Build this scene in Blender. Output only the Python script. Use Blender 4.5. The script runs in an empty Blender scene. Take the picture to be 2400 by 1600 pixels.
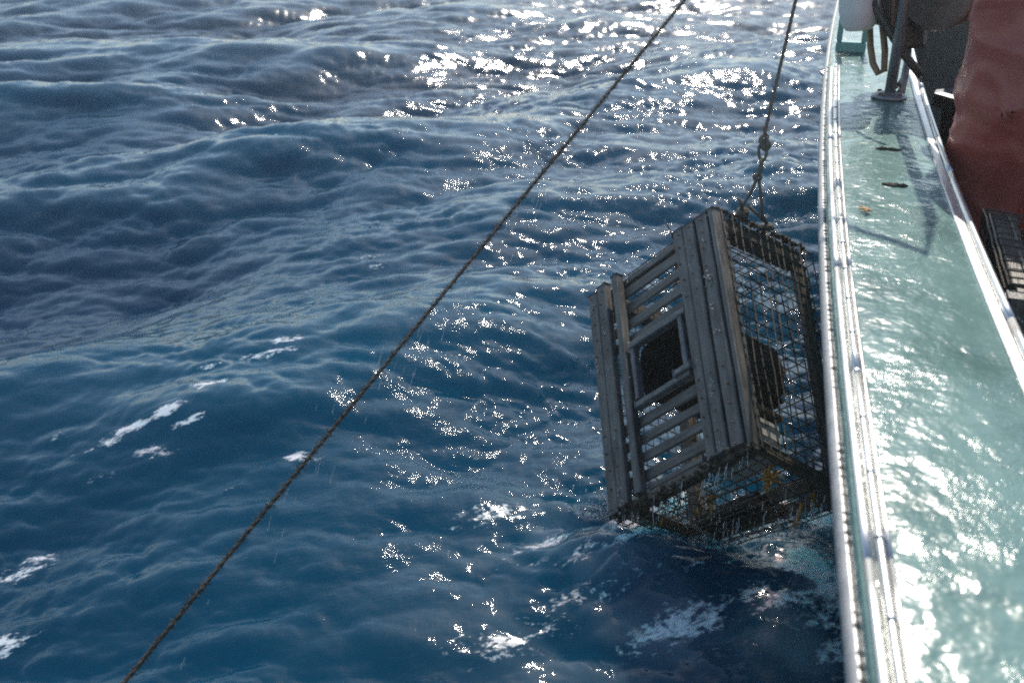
import bpy, bmesh, math, random
import numpy as np
from mathutils import Vector, Matrix, noise as mnoise

R = math.radians
random.seed(7)
scene = bpy.context.scene
C = scene.collection

# ---------------------------------------------------------------- camera, sky, sun, exposure
CAM = np.array([0.0, 0.0, 1.9]); PITCH = R(26.2); YAW = R(16.5)
cd = bpy.data.cameras.new('camera'); cam = bpy.data.objects.new('camera', cd); C.objects.link(cam)
cam.location = CAM; cam.rotation_euler = (R(90) - PITCH, 0, YAW)
cd.lens = 35; cd.sensor_width = 36; cd.clip_start = 0.05; cd.clip_end = 9000
cd.dof.use_dof = True; cd.dof.focus_distance = 2.85; cd.dof.aperture_fstop = 4.5
scene.camera = cam

SUN_EL, SUN_AZ = R(43), R(2.5)          # azimuth measured left of +Y
world = bpy.data.worlds.new("World"); scene.world = world; world.use_nodes = True
wn = world.node_tree; bg = wn.nodes['Background']
sky = wn.nodes.new('ShaderNodeTexSky'); sky.sky_type = 'NISHITA'; sky.sun_disc = False
sky.sun_elevation = SUN_EL; sky.sun_rotation = -SUN_AZ
sky.air_density = 1.15; sky.dust_density = .6; sky.ozone_density = 1.1
wn.links.new(sky.outputs[0], bg.inputs[0]); bg.inputs[1].default_value = 0.15
sl = bpy.data.lights.new('sun', 'SUN'); sl.energy = 4.7; sl.angle = R(0.53); sl.color = (1.0, 0.93, 0.82)
so = bpy.data.objects.new('sun', sl); C.objects.link(so)
sdir = Vector((-math.sin(SUN_AZ) * math.cos(SUN_EL), math.cos(SUN_AZ) * math.cos(SUN_EL), math.sin(SUN_EL)))
so.rotation_euler = sdir.to_track_quat('Z', 'Y').to_euler(); so.location = (0, 0, 30)
scene.view_settings.view_transform = 'Standard'; scene.view_settings.look = 'None'
scene.view_settings.exposure = 0.2; scene.view_settings.gamma = 1.0
scene.view_settings.use_curve_mapping = False
scene.render.engine = 'CYCLES'
scene.cycles.use_denoising = False; scene.cycles.use_adaptive_sampling = False; scene.cycles.filter_width = 1.9
scene.cycles.max_bounces = 6; scene.cycles.sample_clamp_indirect = 6.0

# ---------------------------------------------------------------- photograph ray helpers (world placement of measured points)
F = 2333.0
fw = np.array([-math.sin(YAW) * math.cos(PITCH), math.cos(YAW) * math.cos(PITCH), -math.sin(PITCH)])
rt = np.array([math.cos(YAW), math.sin(YAW), 0.0]); up = np.cross(rt, fw)
def ray(x, y): return (x - 1200) / F * rt - (y - 800) / F * up + fw
def at(x, y, d): return Vector(CAM + ray(x, y) * d)
def onz(x, y, z):
    r = ray(x, y); return Vector(CAM + r * (z - CAM[2]) / r[2])

# ---------------------------------------------------------------- object helpers
def link(o, parent=None):
    C.objects.link(o)
    if parent is not None: o.parent = parent
    return o
def thing(name, label, cat, loc=(0, 0, 0), group=None, matrix=None):
    o = bpy.data.objects.new(name, None); o.empty_display_size = 0.05; C.objects.link(o)
    if matrix is not None: o.matrix_world = matrix
    else: o.location = loc
    o['label'] = label; o['category'] = cat
    if group: o['group'] = group
    return o
def tag(o, label, cat, group=None):
    o['label'] = label; o['category'] = cat
    if group: o['group'] = group
    return o
def obj(name, bm, m, parent=None, smooth=False):
    me = bpy.data.meshes.new(name)
    bmesh.ops.recalc_face_normals(bm, faces=bm.faces)
    bm.to_mesh(me); bm.free()
    if smooth:
        for p in me.polygons: p.use_smooth = True
    if m: me.materials.append(m)
    return link(bpy.data.objects.new(name, me), parent)
def pobj(name, vs, fs, m, parent=None, smooth=False):
    me = bpy.data.meshes.new(name); me.from_pydata([tuple(v) for v in vs], [], fs); me.update()
    if smooth:
        for p in me.polygons: p.use_smooth = True
    me.materials.append(m)
    return link(bpy.data.objects.new(name, me), parent)
def frame(d):
    d = Vector(d).normalized(); a = Vector((0, 0, 1)) if abs(d.z) < .9 else Vector((1, 0, 0))
    u = d.cross(a).normalized(); return u, d.cross(u).normalized()
def tube(bm, pts, r, n=8, cap=True):
    pts = [Vector(p) for p in pts]; rings = []
    u = None
    for i, p in enumerate(pts):
        d = (pts[min(i + 1, len(pts) - 1)] - pts[max(i - 1, 0)]).normalized()
        if u is None: u, v = frame(d)
        else:
            u = (u - d * u.dot(d)).normalized(); v = d.cross(u)
        rr = r[i] if isinstance(r, (list, tuple)) else r
        rings.append([bm.verts.new(p + (u * math.cos(t) + v * math.sin(t)) * rr) for t in [2 * math.pi * k / n for k in range(n)]])
    for a, b in zip(rings, rings[1:]):
        for k in range(n): bm.faces.new((a[k], a[(k + 1) % n], b[(k + 1) % n], b[k]))
    if cap and n > 2:
        bm.faces.new(rings[0]); bm.faces.new(rings[-1][::-1])
def hexa(bm, P, bev=0.0):
    """eight corners: bottom loop 0-3, top loop 4-7"""
    vs = [bm.verts.new(p) for p in P]
    fs = [bm.faces.new([vs[i] for i in q]) for q in ((3, 2, 1, 0), (4, 5, 6, 7), (0, 1, 5, 4), (1, 2, 6, 5), (2, 3, 7, 6), (3, 0, 4, 7))]
    if bev:
        es = list({e for f in fs for e in f.edges}); bmesh.ops.bevel(bm, geom=es, offset=bev, segments=1, affect='EDGES')
def box(bm, c, s, bev=0.0, M=None):
    c = Vector(c); P = []
    for z in (-.5, .5):
        for x, y in ((-.5, -.5), (.5, -.5), (.5, .5), (-.5, .5)):
            p = c + Vector((x * s[0], y * s[1], z * s[2])); P.append(M @ p if M else p)
    hexa(bm, P, bev)
def lathe(bm, prof, M=None, n=24):
    rings = []
    for r, z in prof:
        ring = []
        for k in range(n):
            t = 2 * math.pi * k / n; p = Vector((r * math.cos(t), r * math.sin(t), z)); ring.append(bm.verts.new(M @ p if M else p))
        rings.append(ring)
    for a, b in zip(rings, rings[1:]):
        for k in range(n): bm.faces.new((a[k], a[(k + 1) % n], b[(k + 1) % n], b[k]))
    bm.faces.new(rings[0]); bm.faces.new(rings[-1][::-1])

# ---------------------------------------------------------------- materials
def mat(name):
    m = bpy.data.materials.new(name); m.use_nodes = True
    return m, m.node_tree, m.node_tree.nodes['Principled BSDF']
def N(t, typ, **kw):
    n = t.nodes.new(typ)
    for k, v in kw.items(): setattr(n, k, v)
    return n
def noise(t, scale, detail=4, rough=.55, vec=None, stretch=None, rot=None, coord='Object'):
    n = N(t, 'ShaderNodeTexNoise'); n.inputs['Scale'].default_value = scale
    n.inputs['Detail'].default_value = detail; n.inputs['Roughness'].default_value = rough
    if vec is None:
        vec = N(t, 'ShaderNodeTexCoord').outputs[coord] if coord != 'World' else N(t, 'ShaderNodeNewGeometry').outputs['Position']
    if rot:                                  # turn first, stretch after
        m0 = N(t, 'ShaderNodeMapping'); m0.inputs['Rotation'].default_value = rot; t.links.new(vec, m0.inputs['Vector']); vec = m0.outputs[0]
    mp = N(t, 'ShaderNodeMapping')
    if stretch: mp.inputs['Scale'].default_value = stretch
    t.links.new(vec, mp.inputs['Vector']); t.links.new(mp.outputs[0], n.inputs['Vector'])
    return n
def ramp(t, src, stops):
    r = N(t, 'ShaderNodeValToRGB'); el = r.color_ramp.elements
    el[0].position, el[0].color = stops[0][0], (*stops[0][1], 1); el[1].position, el[1].color = stops[-1][0], (*stops[-1][1], 1)
    for p, c in stops[1:-1]:
        e = el.new(p); e.color = (*c, 1)
    t.links.new(src, r.inputs[0]); return r
def bump(t, src, b, strength=.4, dist=.002, prev=None):
    n = N(t, 'ShaderNodeBump'); n.inputs['Strength'].default_value = strength; n.inputs['Distance'].default_value = dist
    t.links.new(src, n.inputs['Height'])
    if prev: t.links.new(prev.outputs[0], n.inputs['Normal'])
    t.links.new(n.outputs[0], b.inputs['Normal']); return n
def simple(name, c1, c2, scale=20, rough=.6, metal=0, bs=.3, bd=.002, stretch=None, spec=None, coat=0, det=5):
    m, t, b = mat(name)
    n = noise(t, scale, det, .6, stretch=stretch); r = ramp(t, n.outputs[0], [(.3, c1), (.7, c2)])
    t.links.new(r.outputs[0], b.inputs['Base Color']); b.inputs['Roughness'].default_value = rough; b.inputs['Metallic'].default_value = metal
    n2 = noise(t, scale * 4, 4, .6, stretch=stretch); bump(t, n2.outputs[0], b, bs, bd)
    if coat: b.inputs['Coat Weight'].default_value = coat; b.inputs['Coat Roughness'].default_value = .08
    return m

def wood(name, a, b_, axis):
    m, t, b = mat(name)
    st = [9, 9, 9]; st[axis] = .7
    n = noise(t, 9, 8, .65, stretch=tuple(st)); r = ramp(t, n.outputs[0], [(.28, a), (.5, tuple((x + y) / 2 for x, y in zip(a, b_))), (.72, b_)])
    st2 = [10, 10, 10]; st2[axis] = 4; blot = noise(t, 1.6, 7, .75, stretch=tuple(st2)); rb = ramp(t, blot.outputs[0], [(.36, (.30, .31, .33)), (.52, (.85, .85, .85)), (.68, (1.25, 1.24, 1.2))])
    mx = N(t, 'ShaderNodeMix', data_type='RGBA', blend_type='MULTIPLY'); mx.inputs[0].default_value = 1
    t.links.new(r.outputs[0], mx.inputs[6]); t.links.new(rb.outputs[0], mx.inputs[7]); t.links.new(mx.outputs[2], b.inputs['Base Color'])
    rr = N(t, 'ShaderNodeMapRange'); rr.inputs[3].default_value = .25; rr.inputs[4].default_value = .62
    t.links.new(blot.outputs[0], rr.inputs[0]); t.links.new(rr.outputs[0], b.inputs['Roughness'])
    bump(t, n.outputs[0], b, .7, .003)
    return m
M = {}
M['wood_v'] = wood('wet_grey_wood_lengthwise', (.055, .050, .044), (.19, .178, .16), 1)
M['wood_u'] = wood('wet_grey_wood_crosswise', (.05, .046, .041), (.165, .155, .14), 0)
M['wood_dark'] = wood('dark_soaked_wood', (.07, .055, .04), (.17, .135, .10), 1)
M['wood_darkw'] = wood('dark_soaked_wood_deep', (.06, .05, .036), (.15, .125, .09), 2)
M['wire'] = simple('fouled_wire', (.03, .024, .018), (.10, .075, .05), 60, .45, .3)
M['neck'] = simple('black_neck', (.008, .007, .006), (.02, .017, .014), 30, .5)
M['collar'] = simple('worn_collar', (.05, .053, .055), (.17, .17, .17), 40, .4)
M['weedy'] = simple('overgrown_wicker', (.025, .019, .012), (.08, .06, .035), 60, .8, bs=.8, bd=.006)
M['bait'] = simple('cloudy_plastic', (.33, .33, .31), (.48, .46, .42), 14, .35)
M['weed'] = simple('orange_weed', (.30, .12, .025), (.55, .27, .05), 60, .5)
M['rope'] = simple('brown_rope', (.035, .028, .02), (.11, .09, .065), 120, .85, bs=.8)
M['rope_pale'] = simple('tan_rope', (.09, .075, .055), (.22, .18, .13), 120, .85, bs=.8)
M['alu'] = simple('scuffed_aluminium', (.50, .49, .47), (.72, .71, .69), 60, .34, .85, .25, .001, (1, .15, 1))
M['rub'] = simple('grey_rub_strip', (.30, .30, .30), (.46, .45, .44), 30, .38, .2, .5, .002)
M['bead'] = simple('seam_shade_black', (.015, .015, .015), (.07, .07, .07), 40, .55)
M['hull'] = simple('teal_hull', (.10, .27, .25), (.16, .34, .31), 4, .3, bs=.1)
M['deck'] = simple('dark_deck', (.02, .02, .022), (.06, .055, .05), 12, .6)
M['bulwark'] = simple('dark_bulwark', (.03, .028, .026), (.07, .06, .055), 8, .5)
M['steel'] = simple('grey_steel', (.16, .17, .18), (.28, .29, .30), 20, .4, .6)
M['dark_metal'] = simple('oily_dark_metal', (.02, .018, .016), (.07, .055, .045), 25, .45, .5)
M['rust'] = simple('rusty_brown', (.09, .045, .025), (.20, .10, .05), 30, .6, .2)
M['bronze'] = simple('worn_sheave', (.16, .13, .11), (.26, .22, .19), 20, .45, .5)
M['hose'] = simple('brown_hose', (.16, .10, .05), (.30, .19, .10), 30, .5)
M['buoy'] = simple('white_buoy', (.62, .60, .56), (.80, .79, .76), 8, .4, bs=.15)
M['blackbin'] = simple('black_plastic', (.008, .008, .008), (.022, .02, .018), 12, .4)
M['oilskin'] = simple('red_oilskin', (.26, .05, .038), (.36, .075, .052), 7, .42, 0, .5, .004, coat=.12)
M['skin'] = simple('skin', (.34, .19, .12), (.45, .26, .18), 20, .5)
M['jumper'] = simple('navy_jumper', (.02, .025, .04), (.05, .055, .07), 80, .9)
M['boot'] = simple('rubber_boot', (.015, .015, .015), (.03, .03, .03), 20, .3)
M['hair'] = simple('brown_hair', (.03, .018, .01), (.08, .05, .03), 100, .6)
M['eye'] = simple('eye', (.5, .5, .5), (.7, .7, .7), 5, .2)
M['drop'], t, b = mat('clear_water')
b.inputs['Transmission Weight'].default_value = 1; b.inputs['IOR'].default_value = 1.33; b.inputs['Roughness'].default_value = .02
M['spray'] = simple('aerated_water', (.75, .78, .8), (.85, .87, .9), 60, .3)
M['spray'].node_tree.nodes['Principled BSDF'].inputs['Transmission Weight'].default_value = .55

# wet teal gelcoat of the gunwale cap
m, t, b = mat('wet_teal_gelcoat'); M['cap'] = m
n = noise(t, 6, 7, .65, stretch=(1, .55, 1)); r = ramp(t, n.outputs[0], [(.32, (.07, .14, .125)), (.48, (.12, .215, .195)), (.62, (.16, .265, .24)), (.75, (.22, .30, .275))])
st = noise(t, 26, 5, .7, stretch=(1, .6, 1)); sr = ramp(t, st.outputs[0], [(.62, (0, 0, 0)), (.75, (1, 1, 1))])
mx = N(t, 'ShaderNodeMix', data_type='RGBA'); mf = N(t, 'ShaderNodeMath', operation='MULTIPLY'); mf.inputs[1].default_value = .35
t.links.new(sr.outputs[0], mf.inputs[0]); t.links.new(mf.outputs[0], mx.inputs[0]); t.links.new(r.outputs[0], mx.inputs[6]); mx.inputs[7].default_value = (.22, .20, .17, 1)
t.links.new(mx.outputs[2], b.inputs['Base Color'])
b.inputs['Roughness'].default_value = .19; b.inputs['IOR'].default_value = 1.45
rn = noise(t, 190, 3, .6, stretch=(1, .45, 1), rot=(0, 0, R(28)))
wet = noise(t, 5, 4, .65, stretch=(1.3, .7, 1)); wr = ramp(t, wet.outputs[0], [(.42, (.06, .06, .06)), (.60, (1, 1, 1))])
mm = N(t, 'ShaderNodeMath', operation='MULTIPLY'); t.links.new(rn.outputs[0], mm.inputs[0]); t.links.new(wr.outputs[0], mm.inputs[1])
b1 = bump(t, mm.outputs[0], b, 1.0, .0016)
n3 = noise(t, 14, 3, .5); bump(t, n3.outputs[0], b, 1.0, .010, b1)

# sea
m, t, b = mat('sea_water'); M['sea'] = m
b.subsurface_method = 'BURLEY'; b.inputs['Subsurface Weight'].default_value = 1.0
b.inputs['Subsurface Radius'].default_value = (.25, .8, 1.0); b.inputs['Subsurface Scale'].default_value = .45
b.inputs['IOR'].default_value = 1.333
at_ = N(t, 'ShaderNodeAttribute', attribute_name='foam'); tu = N(t, 'ShaderNodeAttribute', attribute_name='turq')
fn = noise(t, 60, 4, .7, coord='World', stretch=(.6, 1, 1), rot=(0, 0, -YAW - R(20))); fn2 = noise(t, 11, 4, .6, coord='World', stretch=(.5, 1, 1), rot=(0, 0, -YAW - R(20)))
def ridged(o):
    a = N(t, 'ShaderNodeMath', operation='SUBTRACT'); t.links.new(o, a.inputs[0]); a.inputs[1].default_value = .5
    c = N(t, 'ShaderNodeMath', operation='ABSOLUTE'); t.links.new(a.outputs[0], c.inputs[0])
    d = N(t, 'ShaderNodeMath', operation='MULTIPLY_ADD'); t.links.new(c.outputs[0], d.inputs[0]); d.inputs[1].default_value = -4.0; d.inputs[2].default_value = 1.0; return d
r2 = ridged(fn2.outputs[0])
fs_ = N(t, 'ShaderNodeMath', operation='MULTIPLY_ADD'); t.links.new(r2.outputs[0], fs_.inputs[0]); fs_.inputs[1].default_value = .45; t.links.new(fn.outputs[0], fs_.inputs[2])
fa = N(t, 'ShaderNodeMath', operation='MULTIPLY_ADD'); t.links.new(at_.outputs['Fac'], fa.inputs[0]); fa.inputs[1].default_value = .67; t.links.new(fs_.outputs[0], fa.inputs[2])
fr = N(t, 'ShaderNodeMapRange', interpolation_type='SMOOTHSTEP'); fr.inputs[1].default_value = 1.22; fr.inputs[2].default_value = 1.52
t.links.new(fa.outputs[0], fr.inputs[0])
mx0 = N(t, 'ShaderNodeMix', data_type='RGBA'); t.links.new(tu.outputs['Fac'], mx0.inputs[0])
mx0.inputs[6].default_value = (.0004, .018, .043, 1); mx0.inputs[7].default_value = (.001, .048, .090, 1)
ae = N(t, 'ShaderNodeAttribute', attribute_name='aer'); mxa = N(t, 'ShaderNodeMix', data_type='RGBA'); t.links.new(ae.outputs['Fac'], mxa.inputs[0]); t.links.new(mx0.outputs[2], mxa.inputs[6]); mxa.inputs[7].default_value = (.26, .34, .40, 1)
mx = N(t, 'ShaderNodeMix', data_type='RGBA'); t.links.new(fr.outputs[0], mx.inputs[0]); t.links.new(mxa.outputs[2], mx.inputs[6]); mx.inputs[7].default_value = (.50, .54, .58, 1)
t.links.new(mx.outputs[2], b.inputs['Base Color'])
ra = N(t, 'ShaderNodeAttribute', attribute_name='rough'); rr = N(t, 'ShaderNodeMapRange'); t.links.new(fr.outputs[0], rr.inputs[0]); t.links.new(ra.outputs['Fac'], rr.inputs[3]); rr.inputs[4].default_value = .5
t.links.new(rr.outputs[0], b.inputs['Roughness'])
w1 = noise(t, 20, 5, .62, coord='World', stretch=(.36, 1.0, 1), rot=(0, 0, -YAW - R(20)))
w2 = noise(t, 85, 3, .6, coord='World', stretch=(.45, 1, 1), rot=(0, 0, -YAW - R(20)))
pw = noise(t, 1.1, 3, .6, coord='World'); pr = N(t, 'ShaderNodeMapRange', interpolation_type='SMOOTHSTEP')
pr.inputs[1].default_value = .40; pr.inputs[2].default_value = .62; pr.inputs[3].default_value = .12; pr.inputs[4].default_value = 1.0; t.links.new(pw.outputs[0], pr.inputs[0])
c1 = bump(t, w1.outputs[0], b, 1.0, .0027); c2 = bump(t, w2.outputs[0], b, 1.0, .0019, c1); t.links.new(pr.outputs[0], c2.inputs['Strength'])
t.links.new(c2.outputs[0], b.inputs['Normal'])

# ---------------------------------------------------------------- the sea
rng = np.random.default_rng(11)
def tile(Np, L, lmin, lmax, B, th0, spread, seed, iso=.1):
    g = np.random.default_rng(seed); dk = 2 * np.pi / L
    k1 = np.fft.fftfreq(Np, 1 / Np) * dk; kx, ky = np.meshgrid(k1, k1, indexing='ij'); k = np.hypot(kx, ky); k[0, 0] = 1
    th = np.arctan2(ky, kx) - th0
    D = np.abs(np.cos(th)) ** spread * (1 - iso) + iso
    S = B * k ** -4 * D * (1 / (1 + (2 * np.pi / lmax / k) ** 8)) * (1 / (1 + (k / (2 * np.pi / lmin)) ** 6)); S[0, 0] = 0
    c = (g.normal(size=k.shape) + 1j * g.normal(size=k.shape)) * np.sqrt(S) * dk
    f = lambda a: np.real(np.fft.ifft2(a)) * Np * Np
    return [f(c), f(-1j * kx / k * c), f(-1j * ky / k * c), L, f(-kx * kx / k * c) + f(-ky * ky / k * c)]
TH = R(-52)
tA = tile(512, 27.3, .5, 6.0, .0056, TH, 4, 33)
tB = tile(1024, 7.9, .12, .55, .0078, TH - .25 + .6, 8, 5, .035)
tC = tile(1024, 3.7, .028, .16, .0120, TH - .3 - .9, 5, 9, .10)
def samp(a, L, x, y):
    n = a.shape[0]; gx = (x / L * n) % n; gy = (y / L * n) % n
    i = np.floor(gx).astype(int); j = np.floor(gy).astype(int); fx = gx - i; fy = gy - j
    fx = fx * fx * (3 - 2 * fx); fy = fy * fy * (3 - 2 * fy)
    i1 = (i + 1) % n; j1 = (j + 1) % n; i %= n; j %= n
    return (a[i, j] * (1 - fx) + a[i1, j] * fx) * (1 - fy) + (a[i, j1] * (1 - fx) + a[i1, j1] * fx) * fy
def g2(x, y, px, py, sx, sy=None, ang=0.0):
    sy = sy or sx; c = onz(px, py, 0.0); dx, dy = x - c.x, y - c.y
    ca, sa = math.cos(ang), math.sin(ang); a = dx * ca + dy * sa; q = -dx * sa + dy * ca
    return np.exp(-(a / sx) ** 2 - (q / sy) ** 2)
CR = YAW            # direction of the camera's right in plan = crest direction of most waves
def swell(x, y):
    z = np.zeros_like(x)
    # long ridges: (pixel of the crest's middle, half length, half width, height, plan angle)
    for px, py, sx, sy, h, a in SW: z += h * g2(x, y, px, py, sx, sy, a)
    return z
SW = [(230, 430, 1.9, .8, .10, R(28)), (760, 390, .9, .45, .17, R(12)), (120, 720, 1.5, .7, -.12, R(30)),
      (1050, 615, 2.0, .5, .15, R(52)), (1050, 860, 1.2, .45, .10, R(45)), (350, 900, 1.5, .45, .12, R(38)),
      (1480, 1390, .22, .15, .14, R(20)), (1720, 1580, .35, .25, .09, R(60)), (1870, 1420, .3, .2, .08, R(80)),
      (1200, 130, 2.5, .5, .12, R(20)), (400, 260, 2.0, .45, .20, R(28)), (1640, 1290, .8, .5, .04, R(10)), (760, 1440, .75, .9, .13, R(20)), (1000, 900, .9, .5, .06, R(60)),
      (500, 1090, .8, .3, .05, R(38))]
FO = [(350, 1100, .09, .03, .95), (300, 1120, .06, .03, .9), (440, 1082, .08, .03, .85), (250, 1130, .05, .02, .8), (530, 1040, .09, .04, .8), (660, 965, .14, .05, .9), (700, 940, .12, .04, .7), (530, 985, .05, .025, .9),
      (490, 1100, .07, .025, .85), (390, 1145, .09, .03, .85), (420, 1150, .08, .02, .7), (720, 1165, .05, .035, .95), (760, 1175, .06, .02, .6), (885, 640, .14, .05, .6), (900, 670, .08, .05, .6), (770, 770, .10, .04, .5),
      (200, 1090, .10, .03, .6), (270, 1180, .1, .03, .6), (900, 1010, .06, .02, .6), (1000, 900, .07, .02, .5), (620, 1190, .1, .02, .5), (560, 1230, .12, .02, .45),
      (1490, 1335, .11, .07, 1.15), (1440, 1380, .22, .05, .9), (1300, 1340, .20, .05, .75), (1240, 1400, .16, .05, .7), (1870, 1420, .13, .18, 1.0), (1800, 1480, .18, .07, .9),
      (1560, 1540, .20, .06, .8), (1900, 1560, .1, .2, .8), (1900, 1260, .13, .09, 1.0), (1530, 1222, .16, .05, 1.1), (1680, 1228, .16, .05, .95), (1820, 1210, .16, .05, .95),
      (1150, 1280, .25, .06, .55), (60, 1360, .16, .06, .8), (110, 1330, .1, .04, .7), (30, 1540, .10, .05, .8), (1350, 1480, .25, .05, .7), (1200, 1560, .25, .06, .7), (1700, 1330, .3, .06, .6), (1650, 1420, .3, .05, .6)]
AE = [(1490, 1340, .2, .12, .5), (1380, 1430, .35, .12, .4), (1860, 1430, .2, .3, .55), (1740, 1480, .3, .12, .35), (1620, 1260, .35, .10, .35), (1880, 1280, .18, .15, .45), (1560, 1530, .4, .14, .3), (1250, 1350, .3, .14, .25), (1850, 1580, .2, .2, .45)]
def sea_mesh():
    def cols():
        a0, a1 = YAW - R(46), YAW + R(40)        # heading angles, right of the boat axis to left
        fine = np.arange(a0, a1, .00165)
        co = np.arange(a1, a0 + 2 * np.pi, R(4))
        return np.r_[fine, co]
    th = cols()
    r = [.25]
    while r[-1] < 1.2: r.append(r[-1] * 1.08)
    while r[-1] < 26: r.append(r[-1] * (1.0044 + .0012 * max(0, (3 - r[-1]) / 2)))
    while r[-1] < 7000: r.append(r[-1] * 1.045)
    r = np.array(r); nr, nt = len(r), len(th)
    X = -np.sin(th)[None, :] * r[:, None]; Y = np.cos(th)[None, :] * r[:, None]
    x, y = X.ravel(), Y.ravel(); rr = np.repeat(r, nt)
    att = np.clip((60 - rr) / 45, 0, 1); attB = np.clip((40 - rr) / 25, 0.0, 1) * (rr < 26)
    ca, sa = math.cos(.6), math.sin(.6); xb, yb = x * ca - y * sa, x * sa + y * ca
    c3, s3 = math.cos(-.9), math.sin(-.9); xc, yc = x * c3 - y * s3, x * s3 + y * c3
    pat = .75 + .5 * np.clip(mnoise_grid(x, y), 0, 1)
    pat = pat * (1 + .3 * g2(x, y, 1750, 150, 5.0) + .35 * g2(x, y, 1650, 1420, .9) + .25 * g2(x, y, 1200, 700, 2.0)) * (1 + .35 * np.clip((rr - 6) / 6, 0, 1))
    zA, dxA, dyA, fA = [samp(tA[i], tA[3], x, y) for i in (0, 1, 2, 4)]
    zB, dxb, dyb, fB = [samp(tB[i], tB[3], xb, yb) for i in (0, 1, 2, 4)]
    zC, dxc, dyc, fC = [samp(tC[i], tC[3], xc, yc) for i in (0, 1, 2, 4)]
    rgt = np.clip((x * math.cos(YAW) + y * math.sin(YAW)) / (rr + .01) * 1.8 + 1.0, .6, 1.2)
    patC = rgt * (.62 + 1.0 * np.clip(mnoise_grid(x * 3.1 + 4, y * 3.1) * 1.8 - .5, 0, 1)) * np.clip((22 - rr) / 14, 0.6, 1) * (rr < 26)
    dxC, dyC = dxc * c3 + dyc * s3, -dxc * s3 + dyc * c3
    dxB, dyB = dxb * ca + dyb * sa, -dxb * sa + dyb * ca
    sw = swell(x, y)
    far = .05 * np.sin((x * .25 + y * .12)) * np.clip((rr - 12) / 20, 0, 1) * np.clip((400 - rr) / 300, 0, 1)
    # calmer long waves right under the boat, where the photograph shows short chop
    calm = .30 + .70 * np.clip((rr - 2.2) / 3.5, 0, 1)
    z = (zA * calm + sw + far) * att + zB * pat * attB + zC * patC
    ch = 1.05
    x2 = x + (dxA * calm * ch * att + dxB * pat * ch * attB + dxC * patC * .8); y2 = y + (dyA * calm * ch * att + dyB * pat * ch * attB + dyC * patC * .8)
    foam = np.zeros_like(x)
    for px, py, sx, sy, s in FO:
        foam = np.maximum(foam, s * g2(x, y, px, py, sx, sy, R(35)))
    aer = np.zeros_like(x)
    sn = np.clip(samp(_pn, 19.0, x * 9, y * 14) * 1.6 - .3, 0, 1.2)
    for px, py, sx, sy, q in AE: aer = np.maximum(aer, .6 * q * g2(x, y, px, py, sx, sy, R(35)) * sn)
    crest = np.clip((zB * pat * attB) / .03, -1, 1.5)
    foam = np.clip(foam * (1 + .3 * crest) + np.clip(z / .35 - .9, 0, .35) * np.clip(crest, 0, 1), 0, 1)
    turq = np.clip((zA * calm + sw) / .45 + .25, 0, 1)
    V = np.stack([x2, y2, z], 1).astype(np.float32)
    i = np.arange(nr - 1)[:, None] * nt; j = np.arange(nt)[None, :]; jn = (j + 1) % nt
    Q = np.stack([i + j, i + jn, i + nt + jn, i + nt + j], -1).reshape(-1, 4)
    me = bpy.data.meshes.new('sea')
    me.vertices.add(len(V)); me.vertices.foreach_set('co', V.ravel())
    me.loops.add(Q.size); me.loops.foreach_set('vertex_index', Q.ravel().astype(np.int32))
    me.polygons.add(len(Q)); me.polygons.foreach_set('loop_start', np.arange(0, Q.size, 4, dtype=np.int32))
    me.polygons.foreach_set('use_smooth', np.ones(len(Q), bool))
    me.update()
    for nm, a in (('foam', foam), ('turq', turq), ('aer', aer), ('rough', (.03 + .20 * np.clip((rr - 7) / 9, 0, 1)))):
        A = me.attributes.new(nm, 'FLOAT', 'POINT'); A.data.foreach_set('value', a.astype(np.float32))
    me.materials.append(M['sea'])
    o = link(bpy.data.objects.new('sea', me)); o['kind'] = 'structure'
    return o
_pt = tile(256, 19.0, 1.0, 6.0, 1.0, 0, 0, 21); _pn = _pt[0] / _pt[0].std() * .35 + .5
def mnoise_grid(x, y): return samp(_pn, 19.0, x, y)
sea = sea_mesh()

# ---------------------------------------------------------------- the boat
BZ = 1.15
def zg(y): return BZ + .006 * max(0, y - 1) ** 2
def xL(y):
    y0 = max(y, .2); v = .098 + .0095 * (y0 - 3.7) ** 2
    if y < .2: v += (y - .2) * -.0665 * 0.6
    return v + (max(0, y - 5.4) ** 2) * .06
MIDX = 1.75
def side(y, s, z, sg=1):
    """a point s metres inboard of the moulding's edge, z above the cap; sg=-1 mirrors to the other side of the boat"""
    x = xL(y) + s
    return Vector((x if sg > 0 else 2 * MIDX - x, y, zg(y) + z))
YS = [-3 + i * .1 for i in range(0, 104)]        # -3 .. 7.3
def sweep(prof, ys, closed=False, sg=1):
    vs, fs = [], []; n = len(prof)
    for y in ys:
        for s, z in prof: vs.append(side(y, s, z, sg))
    for i in range(len(ys) - 1):
        for k in range(n if closed else n - 1):
            k2 = (k + 1) % n; fs.append((i * n + k, i * n + k2, (i + 1) * n + k2, (i + 1) * n + k))
    if closed:
        fs.append(tuple(range(n))[::-1]); fs.append(tuple((len(ys) - 1) * n + k for k in range(n)))
    return vs, fs
def half_round(s0, z0, w, h, n=7, base=-.01):
    p = [(s0 - w / 2, z0 + base)] + [(s0 - w / 2 * math.cos(math.pi * k / (n - 1)), z0 + h * math.sin(math.pi * k / (n - 1))) for k in range(n)] + [(s0 + w / 2, z0 + base)]
    return p
boat = thing('fishing_boat', 'teal fishing boat whose wet gunwale edged with metal mouldings runs up the right side', 'boat', (MIDX, 0, 0))
def bp(name, vs, fs, m, smooth=False):
    off = Vector((MIDX, 0, 0)); return pobj(name, [Vector(v) - off for v in vs], fs, m, boat, smooth)
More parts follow.
